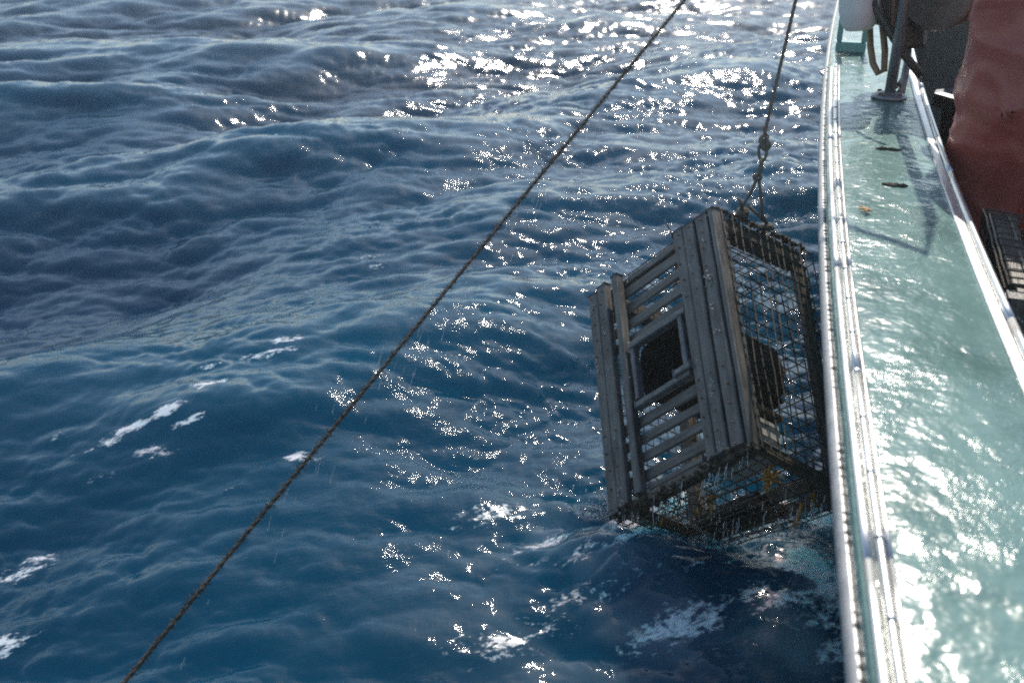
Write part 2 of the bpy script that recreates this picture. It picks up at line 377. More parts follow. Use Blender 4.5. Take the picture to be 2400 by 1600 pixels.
for sg in (1, -1):
    hp = [(-.034 + .005 + .36 * (q / 1.45) ** .7, -.10 - q) for q in (0, .03, .08, .16, .3, .5, .75, 1.0, 1.25, 1.45)]
    bp('hull_side', *sweep(hp, YS, sg=sg), M['hull'], True)
    bp('gunwale_cap', *sweep([(-.041, -.034), (-.041, -.012), (-.038, -.004), (-.03, 0), (.02, .001), (.07, .004), (.12, .005), (.17, .004), (.215, .001), (.238, 0.0)], YS, sg=sg), M['cap'], True)
    bp('bulwark', *sweep([(.262, -.002), (.262, -.30), (.262, -.81)], YS, sg=sg), M['bulwark'])
    bp('rub_rail', *sweep([(-.0445 + .011 * math.cos(a), -.056 + .020 * math.sin(a)) for a in [R(60 + 22 * k) for k in range(12)]] , YS, True, sg=sg), M['rub'], True)
    # seam between rub rail and cap edge: dark beads imitating broken reflections in the shaded gap
    bm = bmesh.new()
    ys = [.3 + i * .022 for i in range(170)] if sg > 0 else []
    for i, y in enumerate(ys):
        if random.random() < .22: continue
        p = side(y, -.0425, -.038); q = side(y + .014, -.0425, -.038 + random.uniform(-.002, .002)); off = Vector((MIDX, 0, 0))
        tube(bm, [p - off, (p + q) / 2 - off + Vector((-.002, 0, .001)), q - off], [.0015, random.uniform(.0018, .0030), .0015], 6)
    if ys:
        o = obj('seam_reflection_beads', bm, M['bead'], boat, True); o['kind'] = 'stuff'
    YM = [y for y in YS if y < 3.85] if sg > 0 else YS
    if sg > 0:
        # mouldings are laid in lengths butted end to end
        cuts = [-3.0, -1.4, .1, 1.02, 1.95, 2.9, 3.85]
        for c0, c1_ in zip(cuts, cuts[1:]):
            yy = [c0 + .0012 + (c1_ - c0 - .0024) * k / 12 for k in range(13)]
            bp('outer_moulding', *sweep(half_round(-.030, -.001, .013, .006), yy, True), M['alu'], True)
            bp('edge_moulding', *sweep(half_round(-.0055, .002, .009, .008), yy, True), M['alu'], True)
        for c0, c1_ in zip([-3.0, -1.0, .55, 1.5, 2.45, 3.85], [-1.0, .55, 1.5, 2.45, 3.85]):
            yy = [c0 + .001 + (c1_ - c0 - .002) * k / 12 for k in range(13)]
            bp('round_moulding', *sweep(half_round(-.0165, .002, .013, .012), yy, True), M['alu'], True)
        for y in [.62 + .145 * i for i in range(23)]:
            bm = bmesh.new(); p = side(y, -.0165, .0135) - Vector((MIDX, 0, 0))
            lathe(bm, [(.0062, -.003), (.0062, .0005), (.0045, .0022), (.001, .0028)], Matrix.Translation(p), 10); obj('bolt', bm, M['alu'], boat, True)
    else:
        bp('round_moulding', *sweep(half_round(-.004, .002, .04, .017), YS, True, sg), M['alu'], True)
    # inner moulding: a flat strip, a narrow groove, then a half-round over the bulwark edge
    cuts = [-3.0, -.9, .75, 1.62, 2.5, 3.4, 5.2, 7.2]
    for c0, c1_ in zip(cuts, cuts[1:]):
        yy = [c0 + .001 + (c1_ - c0 - .002) * k / 12 for k in range(13)]
        bp('inner_strip', *sweep([(.229, -.006), (.229, .006), (.232, .0075), (.247, .0075), (.249, .006), (.249, -.006)], yy, True, sg), M['alu'])
        yy = [c0 + .151 + (c1_ - c0 - .002) * k / 12 for k in range(13)]
        bp('inner_moulding', *sweep(half_round(.258, .002, .017, .013), yy, True, sg), M['alu'], True)
vs, fs = [], []
for i, y in enumerate(YS):
    vs += [Vector((xL(y) + .25, y, .35)), Vector((2 * MIDX - xL(y) - .25, y, .35))]
    if i: fs.append((2 * i - 2, 2 * i - 1, 2 * i + 1, 2 * i))
bp('deck', vs, fs, M['deck'])
y1 = YS[-1]
bow = [Vector((xL(y1) - .03, y1, zg(y1))), Vector((2 * MIDX - xL(y1) + .03, y1, zg(y1))), Vector((MIDX, y1 + 1.9, zg(y1) + .25)),
       Vector((xL(y1) + .3, y1, -.3)), Vector((2 * MIDX - xL(y1) - .3, y1, -.3)), Vector((MIDX, y1 + 1.0, -.3))]
bp('bow', bow, [(0, 1, 2), (0, 2, 5, 3), (1, 4, 5, 2)], M['hull'])
bp('forward_bulkhead', [bow[i] for i in (0, 3, 4, 1)], [(0, 1, 2, 3)], M['bulwark'])
y0 = YS[0]
bp('transom', [side(y0, -.03, -.05), side(y0, -.03, -.05, -1), side(y0, .3, -1.4, -1), side(y0, .3, -1.4)], [(0, 1, 2, 3)], M['hull'])

# raised teal fairlead on the cap, forward
fl = thing('fairlead', 'small teal fairlead frame standing on the outer edge of the gunwale beyond the mouldings', 'fairlead', side(4.1, .03, .004))
bm = bmesh.new(); box(bm, (0, 0, .02), (.11, .05, .04), .006); obj('base_block', bm, M['hull'], fl)
bm = bmesh.new(); box(bm, (.045, .0, .10), (.02, .05, .12), .005); obj('upright', bm, M['hull'], fl)
bm = bmesh.new(); box(bm, (-.045, .0, .10), (.02, .05, .12), .005); obj('upright', bm, M['hull'], fl)

# ---------------------------------------------------------------- the trap
OBS = [(1391, 702, 3.171), (1680, 492, 2.807), (1775, 1043, 2.399), (1439, 1215, 2.763), (1586, 770, 3.40), (1899, 592, 2.975), (2004, 1170, 2.567), (1640, 1290, 2.931)]
P8 = [at(*q) for q in OBS]         # front face TL TR BR BL, then the same behind
W_, H_, D_ = .534, .75, .343
ro = P8[0]
ux = (P8[1] - P8[0]).normalized(); vz = (P8[3] - P8[0]); wz = ux.cross(vz).normalized(); vz = wz.cross(ux).normalized()
TM = Matrix(((ux.x, vz.x, wz.x, ro.x), (ux.y, vz.y, wz.y, ro.y), (ux.z, vz.z, wz.z, ro.z), (0, 0, 0, 1)))
TI = TM.inverted(); L8 = [TI @ p for p in P8]
def T(u, v, w):
    """u across the slatted face, v down it, w through the trap, all 0..1 -> local metres of the (slightly racked) trap"""
    a = L8[0].lerp(L8[1], u).lerp(L8[3].lerp(L8[2], u), v); b = L8[4].lerp(L8[5], u).lerp(L8[7].lerp(L8[6], u), v)
    return a.lerp(b, w)
def beam(bm, u0, u1, v0, v1, w0, w1, along, jit=.0, bev=.003, seg=4):
    """a board between the given bounds, subdivided along its length with slight warp"""
    rings = []
    for i in range(seg + 1):
        f = i / seg; q = []
        for a, b_ in ((0, 0), (1, 0), (1, 1), (0, 1)):
            if along == 'u': c = (u0 + (u1 - u0) * f, (v0, v1)[a], (w0, w1)[b_])
            elif along == 'v': c = ((u0, u1)[a], v0 + (v1 - v0) * f, (w0, w1)[b_])
            else: c = ((u0, u1)[a], (v0, v1)[b_], w0 + (w1 - w0) * f)
            q.append(bm.verts.new(T(*c) + Vector((random.uniform(-1, 1), random.uniform(-1, 1), random.uniform(-1, 1))) * jit))
        rings.append(q)
    fs = []
    for a, b_ in zip(rings, rings[1:]):
        for k in range(4): fs.append(bm.faces.new((a[k], a[(k + 1) % 4], b_[(k + 1) % 4], b_[k])))
    fs.append(bm.faces.new(rings[0])); fs.append(bm.faces.new(rings[-1][::-1]))
    bm.normal_update()
    es = [e for e in bm.edges if len(e.link_faces) == 2 and e.calc_face_angle(0) > .5]
    bmesh.ops.bevel(bm, geom=es, offset=bev, segments=1, affect='EDGES')
def part_beam(name, m, root, *a, **k):
    bm = bmesh.new(); beam(bm, *a, **k); return obj(name, bm, m, root)
def panel(bm, fn, na, nb, r, sag=.0):
    """a net of wires: fn(a,b) gives the point"""
    for i in range(na + 1):
        ph = random.uniform(-.25, .25) / na
        tube(bm, [fn(min(1, max(0, i / na + ph * math.sin(b * 5 + i))), b) + rv(sag) for b in [k / 9 for k in range(10)]], r, 4, False)
    for j in range(nb + 1):
        tube(bm, [fn(a, j / nb) + rv(sag) for a in [k / 8 for k in range(9)]], r, 4, False)
def rv(s): return Vector((random.uniform(-1, 1), random.uniform(-1, 1), random.uniform(-1, 1))) * s
def make_trap(label):
    root = thing('lobster_trap', label, 'trap', matrix=TM)
    V, U = M['wood_v'], M['wood_u']
    wf0, wf1 = -.035, .0
    part_beam('plank', V, root, 0.0, .076, .0, 1.0, -.06, .005, 'v', .0012)
    part_beam('plank', V, root, .079, .155, -.012, .985, -.062, .004, 'v', .0012)
    part_beam('plank', V, root, .215, .268, -.01, .975, -.075, -.0, 'v', .0012)
    part_beam('plank', V, root, .716, .784, -.008, .985, -.062, .002, 'v', .0012)
    part_beam('plank', V, root, .787, .862, .0, .985, -.065, .002, 'v', .0012)
    part_beam('plank', V, root, .874, .953, -.004, .985, -.055, .008, 'v', .0016)
    part_beam('corner_post', V, root, .966, 1.0, -.006, 1.0, -.05, .085, 'v', .001)
    part_beam('corner_post', V, root, .0, .04, .02, .99, .012, .09, 'v', .001)
    part_beam('frame_rail', M['wood_dark'], root, .03, .965, .005, .035, .012, .085, 'u', .001)
    part_beam('frame_rail', M['wood_dark'], root, .03, .965, .965, 1.0, -.01, .085, 'u', .001)
    rows = [(.003, .043, .67), (.052, .11, .85), (.132, .182, .85), (.209, .262, .85), (.285, .331, .85), (.652, .705, .85), (.729, .775, .85), (.803, .848, .85), (.873, .925, .85), (.934, .965, .665)]
    for v0, v1, ue in rows:
        part_beam('slat', U, root, .03 if ue > .7 else .29, ue, v0, v1 - .006, .006, .032, 'u', .0015)
    # square neck: collar of four worn battens, black tube leading inward
    K = M['collar']
    part_beam('collar_batten', K, root, .285, .72, .338, .368, -.06, .02, 'u', .0012)
    part_beam('collar_batten', K, root, .285, .70, .605, .632, -.06, .02, 'u', .0012)
    part_beam('collar_batten', K, root, .287, .318, .37, .603, -.058, .02, 'v', .0012)
    part_beam('collar_batten', K, root, .655, .685, .37, .603, -.058, .02, 'v', .0012)
    part_beam('collar_lug', K, root, .60, .72, .585, .612, -.085, -.062, 'u', .0012)
    bm = bmesh.new(); rings = []
    for f in range(7):
        w = .02 + .60 * f / 6; s = 1 - .30 * (f / 6); cu, cv = .485 + .05 * f / 6, .485 + .02 * f / 6; ring = []
        for k in range(24):
            a = 2 * math.pi * k / 24; e = .35 + .25 * f / 6
            cx = math.copysign(abs(math.cos(a)) ** e, math.cos(a)); sy = math.copysign(abs(math.sin(a)) ** e, math.sin(a))
            ring.append(bm.verts.new(T(cu + .175 * s * cx, cv + .122 * s * sy, w) + rv(.004 if f else 0)))
        rings.append(ring)
    for a, b_ in zip(rings, rings[1:]):
        for k in range(24): bm.faces.new((a[k], a[(k + 1) % 24], b_[(k + 1) % 24], b_[k]))
    bm.faces.new(rings[-1])
    obj('neck', bm, M['neck'], root)
    # overgrown wicker sleeve round the neck
    bm = bmesh.new(); rings = []
    for f in range(11):
        w = .08 + .80 * f / 10; ring = []
        for k in range(40):
            a = 2 * math.pi * k / 40; cx = math.copysign(abs(math.cos(a)) ** .6, math.cos(a)); sy = math.copysign(abs(math.sin(a)) ** .6, math.sin(a))
            j = 1 + random.uniform(-.05, .08)
            ring.append(bm.verts.new(T(.54 + .265 * cx * j * (1 - .12 * f / 10), .475 + .135 * sy * j, w + random.uniform(-.02, .02))))
        rings.append(ring)
    for a, b_ in zip(rings, rings[1:]):
        for k in range(40): bm.faces.new((a[k], a[(k + 1) % 40], b_[(k + 1) % 40], b_[k]))
    obj('neck_sleeve', bm, M['weedy'], root)
    # frame behind the mesh
    Dk = M['wood_dark']; Dw = M['wood_darkw']
    part_beam('top_beam', Dw, root, .90, .985, .0, .075, .085, .87, 'w', .002, seg=6)
    part_beam('top_beam', Dw, root, .02, .10, .0, .06, .085, .93, 'w', .002, seg=6)
    part_beam('base_post', Dk, root, .945, .985, .075, .985, .825, .945, 'v', .002, seg=6)
    part_beam('base_post', Dk, root, .02, .10, .0, .985, .86, .97, 'v', .002, seg=6)
    part_beam('bottom_beam', Dw, root, .93, .985, .955, .995, .085, .82, 'w', .002)
    part_beam('bottom_beam', Dw, root, .02, .10, .955, .995, .085, .86, 'w', .002)
    part_beam('base_slat', Dk, root, .02, .98, .955, .995, .90, .97, 'u', .002)
    for v0, v1, w0 in ((.885, .935, .93),):
        part_beam('base_slat', Dk, root, .12, .80, v0, v1, w0, w0 + .035, 'u', .002)
    part_beam('ballast_bar', M['neck'], root, .22, .62, .955, .995, .62, .88, 'u', .003)
    # wire mesh of five sides, wrapped round the frame with rounded corners
    def net(nm, fn, na, nb):
        bm = bmesh.new(); panel(bm, fn, na, nb, .0022, .0016); o = obj(nm, bm, M['wire'], root); return o
    def rw(a):   # run from the front edge to past the base, rounding over
        return .03 + a * .99
    net('side_mesh', lambda a, b_: T(1.012 - .10 * max(0, (rw(a) - .88) / .14) ** 2, b_, rw(a)), 11, 21)
    net('side_mesh', lambda a, b_: T(-.012, b_, rw(a)), 11, 21)
    net('top_mesh', lambda a, b_: T(b_, -.012 + .03 * max(0, (rw(a) - .88) / .14) ** 2, rw(a)), 11, 14)
    net('bottom_mesh', lambda a, b_: T(b_, 1.015, rw(a)), 11, 14)
    net('base_mesh', lambda a, b_: T(a, b_, 1.015), 14, 21)
    bm = bmesh.new()
    for u in (.035, .115, .24, .75, .825, .91):
        for v in (.02, .08, .155, .235, .31, .675, .75, .825, .90, .98):
            p = T(u + random.uniform(-.012, .012), v, -.066); bmesh.ops.create_icosphere(bm, subdivisions=1, radius=.0034, matrix=Matrix.Translation(p))
    o = obj('nail_heads', bm, M['rust'], root); o['kind'] = 'stuff'
    bm = bmesh.new()
    for cl in range(26):
        u0 = random.choice((.03, .11, .24, .74, .82, .91)); v0 = random.random()
        for k in range(random.randint(3, 14)):
            p = T(u0 + random.gauss(0, .012), v0 + random.gauss(0, .014), -.064); bmesh.ops.create_icosphere(bm, subdivisions=1, radius=random.uniform(.0012, .0032), matrix=Matrix.Translation(p))
    o = obj('barnacles', bm, M['bait'], root); o['kind'] = 'stuff'
    # crust of growth along the wire's upper edge
    bm = bmesh.new()
    for k in range(150):
        w = random.uniform(0, 1); p = T(random.choice([.99, .995, 1.0]), random.uniform(-.018, .0), w) if k < 100 else T(random.uniform(.9, 1.0), random.uniform(.985, 1.03), random.uniform(.85, 1.05))
        bmesh.ops.create_icosphere(bm, subdivisions=1, radius=random.uniform(.003, .008), matrix=Matrix.Translation(p + rv(.004)))
    for k in range(170):
        p = T(random.uniform(0, 1), random.uniform(.985, 1.02), random.uniform(-.06, .05))
        bmesh.ops.create_icosphere(bm, subdivisions=1, radius=random.uniform(.003, .010), matrix=Matrix.Translation(p + rv(.004)))
    o = obj('fouling', bm, M['weedy'], root); o['kind'] = 'stuff'
    return root
trap = make_trap('grey slatted lobster trap hanging over the side from a knotted rope bridle')
def copy_tree(o, parent=None):
    c = o.copy(); C.objects.link(c); c.parent = parent
    for ch in o.children: copy_tree(ch, c)
    return c
# another trap standing on its end inside the rail, slatted face aft
c = copy_tree(trap); c['label'] = 'dark lobster trap standing on the deck inside the rail in front of the red oilskins'
c.matrix_world = Matrix.Translation((.425, 2.00, .35 + .775)) @ Matrix.Rotation(R(-2), 4, 'Z') @ Matrix(((1, 0, 0, 0), (0, 0, 1, 0), (0, -1, 0, 0), (0, 0, 0, 1)))

# pale bait box lying in the foot of the trap
bb = thing('bait_box', 'pale cloudy plastic bait box lying in the lower end of the hanging trap', 'box', matrix=TM)
bm = bmesh.new(); P = [T(u, v, w) for v in (.80, .965) for u, w in ((.60, .12), (.93, .12), (.93, .46), (.60, .46))]; hexa(bm, P, .022); obj('box_body', bm, M['bait'], bb)
bm = bmesh.new(); P = [T(u, v, w) for v in (.775, .797) for u, w in ((.59, .11), (.94, .11), (.94, .47), (.59, .47))]; hexa(bm, P, .005); obj('lid', bm, M['hose'], bb)

# ---------------------------------------------------------------- ropes
def strand_rope(name, label, pts, r, m, group=None, fuzz=0, pitch=.06, cat='rope'):
    pts = [Vector(p) for p in pts]; seg = []
    n = len(pts)
    L = sum((pts[i + 1] - pts[i]).length for i in range(n - 1)); step = pitch / 8; cnt = max(8, int(L / step))
    dense = []
    acc = [0]
    for i in range(n - 1): acc.append(acc[-1] + (pts[i + 1] - pts[i]).length)
    j = 0
    for k in range(cnt + 1):
        s = L * k / cnt
        while j < n - 2 and acc[j + 1] < s: j += 1
        dense.append(pts[j].lerp(pts[j + 1], (s - acc[j]) / max(1e-9, acc[j + 1] - acc[j])))
    bm = bmesh.new(); u, v = frame(dense[-1] - dense[0])
    for st in range(3):
        tube(bm, [p + (u * math.cos(2 * math.pi * (st / 3 + L * k / cnt / pitch)) + v * math.sin(2 * math.pi * (st / 3 + L * k / cnt / pitch))) * r * .48 for k, p in enumerate(dense)], r * .58, 6)
    o = obj(name, bm, m, None, True); tag(o, label, cat, group)
    if fuzz:
        bm = bmesh.new()
        for k in range(int(L * fuzz)):
            p = random.choice(dense); a = random.uniform(0, 6.28); d = (u * math.cos(a) + v * math.sin(a))
            q = p + d * r; tube(bm, [q, q + d * random.uniform(.002, .007) + rv(.005)], [.0007, .0003], 3, False)
        f = obj('fuzz', bm, m, o); f['kind'] = 'stuff'
    return o
A, B_ = at(1605, 0, 2.86), at(290, 1600, 1.75)
BK = at(1966, -440, 2.80)
dirr = (A - B_).normalized()
tz = (B_.z + .4) / -dirr.z; B2 = B_ + dirr * tz
strand_rope('hauling_rope', 'long taut hairy brown rope running diagonally down across the water to the left', [BK + Vector((-.04, 0, .02)), A, B_, B2], .0041, M['rope'], fuzz=1100)
kx = at(1790, 335, 2.86); top = at(1865, 0, 2.83)
strand_rope('lifting_rope', 'brown rope dropping straight to the knot above the hanging trap', [BK + Vector((.0, 0, -.03)), top, at(1795, 300, 2.86)], .0052, M['rope_pale'], fuzz=250)
br = thing('rope_bridle', 'knotted rope bridle with two legs tied to the upper edge of the hanging trap', 'rope bridle', kx)
def kn(name, pts, r, m=M['rope_pale'], n=7):
    bm = bmesh.new(); tube(bm, [Vector(p) - kx for p in pts], r, n); return obj(name, bm, m, br, True)
def loop(c, d, R1, R2, ax, turns=1.0, n=18):
    c = Vector(c); d = Vector(d).normalized(); s = Vector(ax).normalized()
    return [c + d * R1 * math.cos(2 * math.pi * turns * k / n) + s * R2 * math.sin(2 * math.pi * turns * k / n) for k in range(n + 1)]
RT = Vector(rt); UPV = Vector(up)
Dn = 2.86
kn('rope_end', [at(1798, 300, Dn), at(1792, 318, Dn - .004), at(1790, 296, Dn - .01)], .004)
for k, (px, py, a, b_) in enumerate([(1792, 332, .016, .010), (1794, 340, .014, .012), (1790, 326, .012, .012)]):
    kn('knot', loop(at(px, py, Dn + .003 * k - .004), UPV, a, b_, RT + UPV * (.5 * (k - 1))), .0048)
kn('eye_loop', loop(at(1787, 356, Dn), UPV, .024, .011, RT, 1, 20), .0046)
kn('shank', [at(1788, 372, Dn), at(1781, 392, Dn), at(1777, 415, Dn)], .0058)
kn('shank', [at(1786, 376, Dn - .005), at(1785, 398, Dn - .005), at(1772, 416, Dn - .004)], .0048)
kn('knot', loop(at(1775, 416, Dn), RT, .010, .008, UPV, 1), .005)
s1 = TM @ T(1.0, -.025, .27); s2 = TM @ T(1.0, -.02, .53)
kn('bridle_leg', [at(1773, 420, Dn), at(1757, 455, Dn), at(1736, 490, Dn), s1 + UPV * .02], .0047)
kn('bridle_leg', [at(1778, 420, Dn), at(1783, 455, Dn + .01), at(1787, 505, Dn + .02), s2 + UPV * .016], .0047)
for k in range(3):
    kn('knot', loop(s1 + UPV * (.004 + .006 * k) + RT * random.uniform(-.003, .003), RT, .014, .010, UPV + Vector(fw) * (k - 1) * .6), .0052)
    kn('knot', loop(s2 + UPV * (.002 + .004 * k), RT, .017 - .002 * k, .007, UPV * .6 + Vector(fw) * (k - 1)), .0052)
kn('rope_tail', [s1 + UPV * .016, at(1734, 472, Dn - .02), at(1731, 464, Dn - .02)], .0045)
kn('rope_tail', [s2 + UPV * .016, at(1777, 505, Dn), at(1760, 488, Dn - .01), at(1750, 483, Dn - .01)], .0045)
# stray wire above the trap's upper edge
bm = bmesh.new(); tube(bm, [at(1579, 561, 2.95), at(1572, 543, 2.94), at(1557, 515, 2.93)], [.003, .0026, .0012], 5)
tag(obj('sea_twig', bm, M['wire'], None, True), 'thin dark twig sticking up from the upper left edge of the hanging trap', 'twig')

# ---------------------------------------------------------------- seaweed on the trap and the gunwale
WG = 'orange seaweed strands hanging from the trap'
def strand(px, py, d, ln, label, w=.006, group=WG):
    bm = bmesh.new(); p0 = at(px, py, d)
    for s in range(random.randint(3, 5)):
        pts = [p0 + rv(.005)]; dr = Vector((random.uniform(-.2, .2), random.uniform(-.2, .2), -1))
        for k in range(5): pts.append(pts[-1] + dr * ln / 5 * random.uniform(.8, 1.1) + rv(.003))
        tube(bm, pts, [w * .35, w * .6, w * .5, w * .4, w * .25, w * .1], 5)
    return tag(obj('seaweed_strand', bm, M['weed'], None, True), label, 'seaweed', group)
strand(1637, 1150, 2.64, .085, 'thick orange seaweed strand hanging from the middle of the trap bottom', .009)
strand(1668, 1152, 2.62, .085, 'orange seaweed strand just right of the thickest one under the trap', .009)
strand(1556, 1195, 2.72, .06, 'thin orange seaweed strand hanging nearest the left foot of the trap', .004)
strand(1585, 1185, 2.70, .07, 'thin dull orange seaweed strand left of the two thick ones', .004)
strand(1590, 1160, 2.68, .03, 'tiny bright orange seaweed scrap lying on the bottom wires', .006)
strand(1905, 1150, 2.58, .05, 'orange seaweed strand hanging beside the hull from the far lower corner', .006)
strand(1880, 1178, 2.58, .09, 'longer orange seaweed strand hanging from the lower edge near the hull', .006)
def clump(px, py, d, r, n, label, name='seaweed_clump'):
    bm = bmesh.new(); c = at(px, py, d)
    for k in range(n):
        dr = rv(1).normalized(); pts = [c, c + dr * r * .5 + rv(r * .15), c + dr * r * random.uniform(.8, 1.2) + rv(r * .3)]
        tube(bm, pts, [.002, .0025, .001], 4)
    return tag(obj(name, bm, M['weed'], None, True), label, 'seaweed')
clump(1806, 1122, 2.44, .03, 46, 'bushy orange seaweed clump caught on the bottom mesh of the hanging trap')
clump(1590, 618, 2.98, .02, 22, 'small orange seaweed tuft caught behind the upper slats of the trap')
clump(1585, 655, 2.98, .025, 18, 'dull orange seaweed tuft caught behind the third slat of the trap')
def on_cap(px, py):
    p = onz(px, py, BZ + .012)
    return Vector((p.x, p.y, zg(p.y) + .008))
bm = bmesh.new(); c = on_cap(2035, 500)
for k in range(9):
    d = Vector((random.uniform(-1, 1), random.uniform(-1, 1), 0)); tube(bm, [c, c + d * .012 + Vector((0, 0, .004)), c + d * .026 + Vector((0, 0, .002))], [.0025, .0022, .001], 4)
tag(obj('seaweed_sprig', bm, M['weed'], None, True), 'orange brown seaweed sprig lying on the wet teal gunwale', 'seaweed')
def smear(px, py, lx, ly, label):
    c = on_cap(px, py); bm = bmesh.new()
    for k in range(12):
        d = Vector((random.gauss(0, lx * .6), random.gauss(0, ly * .7), -.001)); tube(bm, [c + Vector((0, 0, -.003)), c + d * .5 + rv(.003), c + d], [.004, .005, .002], 5)
    return tag(obj('cap_smear', bm, M['weedy'], None), label, 'seaweed')
smear(2100, 443, .03, .008, 'brown scrap on the gunwale just beyond the orange sprig')
smear(2070, 362, .045, .006, 'reddish brown line standing for a shadow across the gunwale nearest the hauler post')  # brown strands laid in place of a shadow band on the cap

# ---------------------------------------------------------------- hauler, buoy, bin
pb = on_cap(2080, 250); Y0 = pb.y
ha = thing('pot_hauler', 'dark metal pot hauler with round sheave on a grey post standing on the gunwale', 'hauler', pb)
def hp_(name, fn, m, smooth=True):
    bm = bmesh.new(); fn(bm); bmesh.ops.translate(bm, verts=bm.verts, vec=-pb); return obj(name, bm, m, ha, smooth)
dP = (Vector(pb) - Vector(CAM)).dot(Vector(fw))
hp_('post', lambda bm: tube(bm, [pb + Vector((0, 0, -.002)), pb + Vector((0, 0, .7)), pb + Vector((0, 0, 1.02)), pb + Vector((-.03, -.12, 1.12)), BK + Vector((.02, .05, .17)), BK + Vector((0, -.08, .16))], [.017, .017, .015, .012, .011, .011], 18), M['steel'])
hp_('block', lambda bm: lathe(bm, [(.02, -.03), (.06, -.028), (.065, -.018), (.045, 0), (.065, .018), (.06, .028), (.02, .03)], Matrix.Translation(BK) @ Matrix.Rotation(R(90), 4, 'X') @ Matrix.Rotation(R(30), 4, 'Y'), 24), M['bronze'])
hp_('block_strap', lambda bm: tube(bm, [BK + Vector((0, .045, -.01)), BK + Vector((0, .045, .10)), BK + Vector((0, 0, .15)), BK + Vector((0, -.045, .10)), BK + Vector((0, -.045, -.01))], .008, 8), M['steel'])
hp_('base_plate', lambda bm: (lathe(bm, [(.055, -.003), (.055, .006), (.045, .010), (.020, .018)], Matrix.Translation(pb), 24)), M['steel'])
for k in range(4):
    a = R(45 + 90 * k); hp_('bolt', lambda bm: lathe(bm, [(.007, .006), (.007, .015), (.004, .017)], Matrix.Translation(pb + Vector((.042 * math.cos(a), .042 * math.sin(a), 0))), 6), M['rust'], False)
sc = at(2212, -28, dP - .12)
def facing(c, tilt=(0, 0)):
    q = (Vector(CAM) - c).to_track_quat('Z', 'Y').to_matrix().to_4x4()
    return Matrix.Translation(c) @ q @ Matrix.Rotation(R(tilt[0]), 4, 'X') @ Matrix.Rotation(R(tilt[1]), 4, 'Y')
hp_('sheave', lambda bm: lathe(bm, [(.02, .05), (.035, .048), (.05, .03), (.115, .045), (.125, .038), (.12, .025), (.09, .0), (.12, -.03), (.125, -.04), (.03, -.045)], facing(sc, (10, -28)), 36), M['bronze'])
hp_('motor', lambda bm: lathe(bm, [(.03, -.16), (.075, -.15), (.08, -.05), (.06, -.045), (.06, .02)], facing(at(2140, 20, dP + .02), (20, 60)), 24), M['dark_metal'])
hp_('shading_housing', lambda bm: hexa(bm, [at(2092, 118, dP - .03), at(2172, 112, dP - .03), at(2172, 112, dP + .09), at(2092, 118, dP + .09), at(2088, -330, dP - .03), at(2190, -330, dP - .03), at(2190, -330, dP + .09), at(2088, -330, dP + .09)], .012), M['dark_metal'], False)  # unseen upper bulk added to cast shade along the gunwale
hp_('arm', lambda bm: tube(bm, [at(2020, -40, dP - .05), at(2070, 50, dP - .05), at(2120, 130, dP - .05), at(2160, 178, dP - .05)], .014, 8), M['dark_metal'])
hp_('bracket', lambda bm: hexa(bm, [at(2040, 50, dP - .02), at(2096, 70, dP - .02), at(2096, 70, dP + .03), at(2040, 50, dP + .03), at(2050, -50, dP - .02), at(2108, -50, dP - .02), at(2108, -50, dP + .03), at(2050, -50, dP + .03)], .008), M['dark_metal'], False)
hp_('rust_strap', lambda bm: tube(bm, [at(2096, -30, dP - .05), at(2094, 40, dP - .05), at(2090, 72, dP - .05)], .008, 8), M['rust'])
hp_('brace', lambda bm: tube(bm, [at(2130, 80, dP + .06), at(2126, 150, dP + .05), at(2108, 240, dP + .02)], .012, 10), M['steel'])
hp_('hose', lambda bm: tube(bm, [at(2038, 60, dP + .06), at(2040, 110, dP + .06), at(2046, 150, dP + .06), at(2058, 172, dP + .05), at(2072, 166, dP + .05), at(2074, 120, dP + .05), at(2068, 60, dP + .05)], .011, 10), M['hose'])
hp_('drain_hose', lambda bm: tube(bm, [at(2100, 205, dP), on_cap(2125, 200) + Vector((0, 0, .02)), at(2160, 190, dP - .1), at(2190, 186, dP - .15)], .006, 8), M['dark_metal'])
bc = at(2014, -22, dP - .02)
bu = thing('float_buoy', 'white plastic float hanging beside the hauler above the gunwale edge', 'buoy', bc)
bm = bmesh.new(); lathe(bm, [(.012, -.125), (.042, -.120), (.056, -.100), (.063, -.06), (.063, .06), (.056, .10), (.042, .12), (.012, .125)], Matrix.Rotation(R(-8), 4, 'Y'), 28); obj('float_body', bm, M['buoy'], bu, True)
bm = bmesh.new(); tube(bm, [Vector((0, 0, .13)), Vector((.03, .01, .22)), Vector((.08, .0, .28))], .006, 8); obj('lanyard', bm, M['rope'], bu, True)
bn = thing('plastic_bin', 'black plastic bin standing inside the rail between the hauler and the person', 'bin', (.67, 3.55, .35)); bn.rotation_euler = (0, 0, R(38))
bm = bmesh.new(); rings = []
for s, z in ((.15, .0), (.20, .80), (.225, .80), (.225, .84), (.205, .845), (.195, .83), (.15, .03)):
    rings.append([bm.verts.new((s * x, s * .9 * y, z)) for x, y in ((-1, -.8), (-.8, -1), (.8, -1), (1, -.8), (1, .8), (.8, 1), (-.8, 1), (-1, .8))])
for a, b_ in zip(rings, rings[1:]):
    for k in range(8): bm.faces.new((a[k], a[(k + 1) % 8], b_[(k + 1) % 8], b_[k]))
bm.faces.new(rings[0]); bm.faces.new(rings[-1])
obj('bin_body', bm, M['blackbin'], bn)

